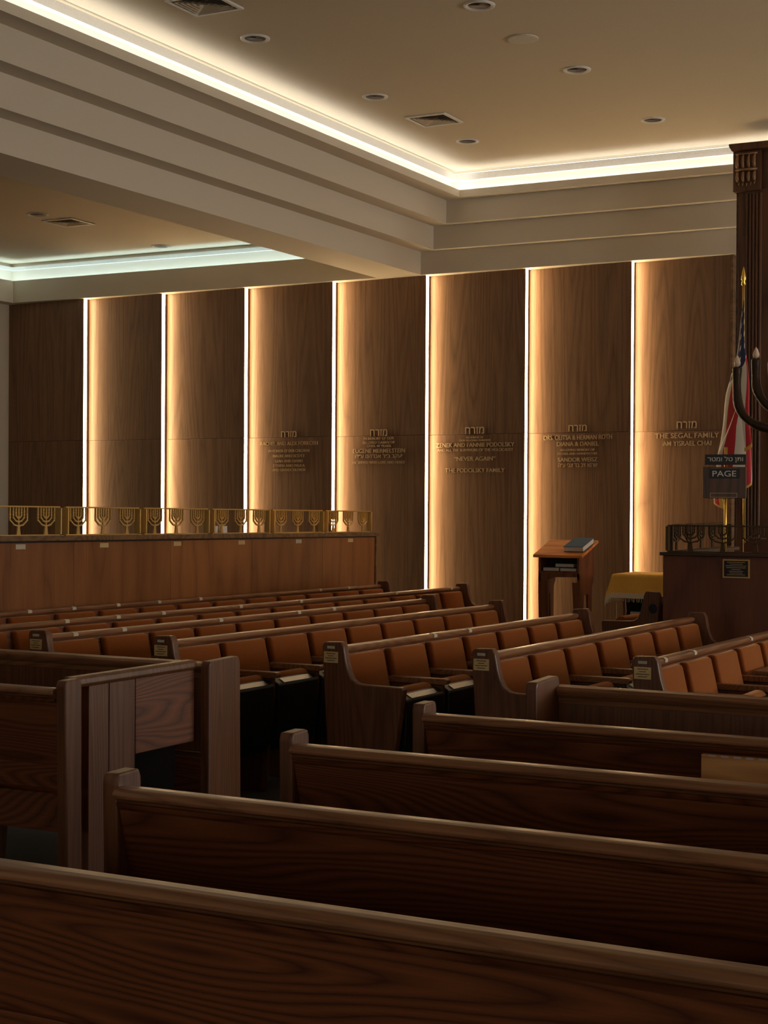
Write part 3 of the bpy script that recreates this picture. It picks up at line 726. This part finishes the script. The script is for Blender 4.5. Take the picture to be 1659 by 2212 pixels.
for k in range(5): cv.tube([(.06+k*.038, -.004, 4.775-abs(2-k)*-.006), (.06+k*.038, -.014, 4.76-(2-abs(2-k))*.008)], [.011, .004], 8)
cv.tube([(.045, -.02, 4.905), (.225, -.02, 4.905)], .014, 8)
cg = cv.obj('carving', M['carve'], cl, 0, True); cg['label'] = 'scrolled carved acanthus ornament'

# potted plant behind the platform at the very edge
pp = thing('potted_plant', 'green leafy potted plant at the right edge behind the platform', 'plant', (-3.02, 13.2, ZB+.90))
pp.location = (-3.18, 14.1, .62)
MB().lathe([(.09, 0), (.12, .2), (.13, .22), (.11, .22), (.10, .20)], (0, 0, 0), 20).obj('pot', M['pot'], pp, 0, True)
lf = MB()
for k in range(80):
    a = random.uniform(0, 2*PI); h = random.uniform(.3, .95); r = random.uniform(.05, .17); ln_ = random.uniform(.06, .1)
    c = Vector((r*math.cos(a), r*math.sin(a), h)); d = Vector((math.cos(a), math.sin(a), random.uniform(-.6, .6))).normalized(); s = Vector((-math.sin(a), math.cos(a), 0))*.022
    n0 = len(lf.v); lf.v += [tuple(c), tuple(c+d*ln_*.5+s), tuple(c+d*ln_), tuple(c+d*ln_*.5-s)]; lf.f.append((n0, n0+1, n0+2, n0+3))
fo = lf.obj('foliage', M['leaf'], pp); fo['kind'] = 'stuff'
MB().tube([(0, 0, .18), (.01, 0, .5), (0, .01, .85)], .012, 8).obj('stem', M['leaf'], pp, 0, True)

# ------------------------------------------------------------------ lectern by the wall
LZ = zf(14)
lc = thing('lectern', 'tall open wooden lectern with sloped orange top beside the wall', 'lectern', (-5.66, 13.9, LZ))
def sidep(x):  # curved leg outline in the y-z plane
    return MB().prism([(0, 1.23), (.38, 1.345), (.38, 1.0), (.34, .95), (.335, .6), (.36, .3), (.38, 0), (.30, 0), (.27, .5), (.24, .88), (.13, .88), (.10, .6), (.08, .35), (.09, 0), (0, 0), (.01, .3), (.02, .55), (.0, .9)], x, x+.025, 'yz')
sidep(0).obj('side_panel', M['lectv'], lc, .003); sidep(.385).obj('side_panel', M['lectv'], lc, .003)
MB().prism([(-.035, 1.228), (.40, 1.362), (.40, 1.388), (-.035, 1.254)], -.04, .45, 'yz').obj('top', M['orangewood'], lc, .003)
MB().box(.025, .385, .01, .36, 1.085, 1.10).obj('shelf', M['lectv'], lc, .002)
MB().box(.025, .385, .355, .37, 1.10, 1.335).obj('back_board', M['blackp'], lc)
MB().prism([(.0, 1.085), (.41, 1.085), (.41, 1.01), (.385, 1.05), (.16, 1.045), (.05, 1.0), (0, .95)], .0, .02, 'xz').obj('apron', M['lectv'], lc, .002)
# curved front leg stile
MB().prism([(0, 1.0), (.10, 1.02), (.105, .85), (.10, .5), (.11, .2), (.12, 0), (.0, 0), (.012, .4), (.015, .7)], -.002, .018, 'xz').obj('leg', M['lectv'], lc, .002)
MB().prism([(.335, 1.0), (.41, 1.0), (.41, 0), (.36, 0), (.375, .5), (.35, .8)], -.002, .018, 'xz').obj('leg', M['lectv'], lc, .002)
def book(name, label, loc, rot, sx, sy, sz, cover, group=None, tilt=0):
    t = thing(name, label, 'book', loc, rot, group); t.rotation_euler = (tilt, 0, rot)
    MB().box(.004, sx-.004, .004, sy-.004, .004, sz-.004).obj('pages', M['paper'], t)
    c = MB(); c.box(0, sx, 0, sy, 0, .004); c.box(0, sx, 0, sy, sz-.004, sz); c.box(0, sx, sy-.004, sy, .004, sz-.004)
    c.obj('cover', cover, t, .001); return t
sl = math.atan2(.134, .435)
book('book', 'thick blue book lying on the sloped lectern top', (-5.425, 13.95, LZ+1.2850), -.05, .20, .27, .05, M['blue'], None, sl)
book('book', 'white-edged book on the left of the lectern shelf', (-5.62, 13.915, LZ+1.101), .02, .16, .22, .036, M['blue'], 'books inside the lectern')
book('book', 'white-edged book on the right of the lectern shelf, under another', (-5.452, 13.915, LZ+1.101), 0, .165, .22, .034, M['blue'], 'books inside the lectern')
book('book', 'white-edged book lying across the two others inside the lectern', (-5.50, 13.92, LZ+1.139), -.03, .19, .2, .036, M['blue'], 'books inside the lectern')

# ------------------------------------------------------------------ table with yellow cloth
tz = zf(14)
tt = thing('side_table', 'small wooden book table under a yellow fringed cloth', 'table', (-4.90, 13.9, tz))
MB().box(0, .75, 0, .5, 1.06, 1.088).obj('tabletop', M['lectv'], tt, .003)
MB().box(.06, .09, .04, .46, 0, 1.06).obj('side_panel', M['lectv'], tt, .002)
MB().box(.66, .69, .04, .46, 0, 1.06).obj('side_panel', M['lectv'], tt, .002)
MB().box(.09, .66, .05, .46, .66, .68).obj('shelf', M['lectv'], tt, .002)
MB().box(.09, .66, .44, .46, .68, 1.06).obj('back_board', M['blackp'], tt)
for x in (.12,): book('book', 'white-edged book on the shelf under the yellow cloth', (-4.9+x, 13.96, tz+.681), 0, .24, .2, .07, M['blue'])
def drape(u, v):
    # u around: left drop, top, right drop ; v front drop, top, back
    W_, D_ = .77, .52; ul, ut = .17, .77
    s = u*(W_+.34)-.17; q = v*(D_+.22+.2)-.22
    x = min(max(s, 0), W_); z = 0; y = min(max(q, 0), D_)
    dz = max(0, -s)+max(0, s-W_); dq = max(0, -q)+max(0, q-D_)
    drop = max(dz, dq)+.25*min(dz, dq)
    fl = .015*math.sin(x*22+q*3)*(dq/.2) if dq else .012*math.sin(y*20)*(dz/.2)
    ox = (-.012-dz*.32 if s < 0 else .012+dz*.2 if s > W_ else 0); oy = (-.012-dq*.10+fl if q < 0 else .01 if q > D_ else 0)
    return (x-.01+ox, y-.01+oy, 1.095-drop+(.003*math.sin(x*30)*math.sin(y*25) if drop == 0 else 0))
ct = MB().grid(drape, 60, 40).obj('tablecloth', M['cloth'], None, 0, True, loc=(-4.90, 13.9, tz)); sm = ct.modifiers.new('t', 'SOLIDIFY'); sm.thickness = .003
tag(ct, 'golden yellow tasselled cloth draped over the small table', 'tablecloth')
fg2 = MB()
for k in range(70):
    u = k/69; p = drape(u, 0)
    fg2.tube([(p[0], p[1], p[2]+.004), (p[0]+random.uniform(-.006, .006), p[1]-.004, p[2]-random.uniform(.025, .04))], .003, 4)
for k in range(34):
    p = drape(0, k/33*.75); fg2.tube([(p[0], p[1], p[2]+.004), (p[0]-.004, p[1]+random.uniform(-.006, .006), p[2]-random.uniform(.03, .05))], .003, 4)
f_ = fg2.obj('fringe', M['fringe'], ct, 0, True); f_['kind'] = 'stuff'
MB().grid(lambda u, v: (drape(u, v*.05)[0], drape(u, v*.05)[1]-.004, drape(u, v*.05)[2]), 40, 3).obj('hem_band', M['fringe'], ct, 0, True)
for x, l in ((.02, .30), (.11, .26), (.30, .16)):
    MB().tube([(x, -.035, .885), (x+.01, -.037, .885-l*.5), (x-.004, -.036, .885-l)], .0035, 5).obj('tassel', M['fringe'], ct, 0, True)
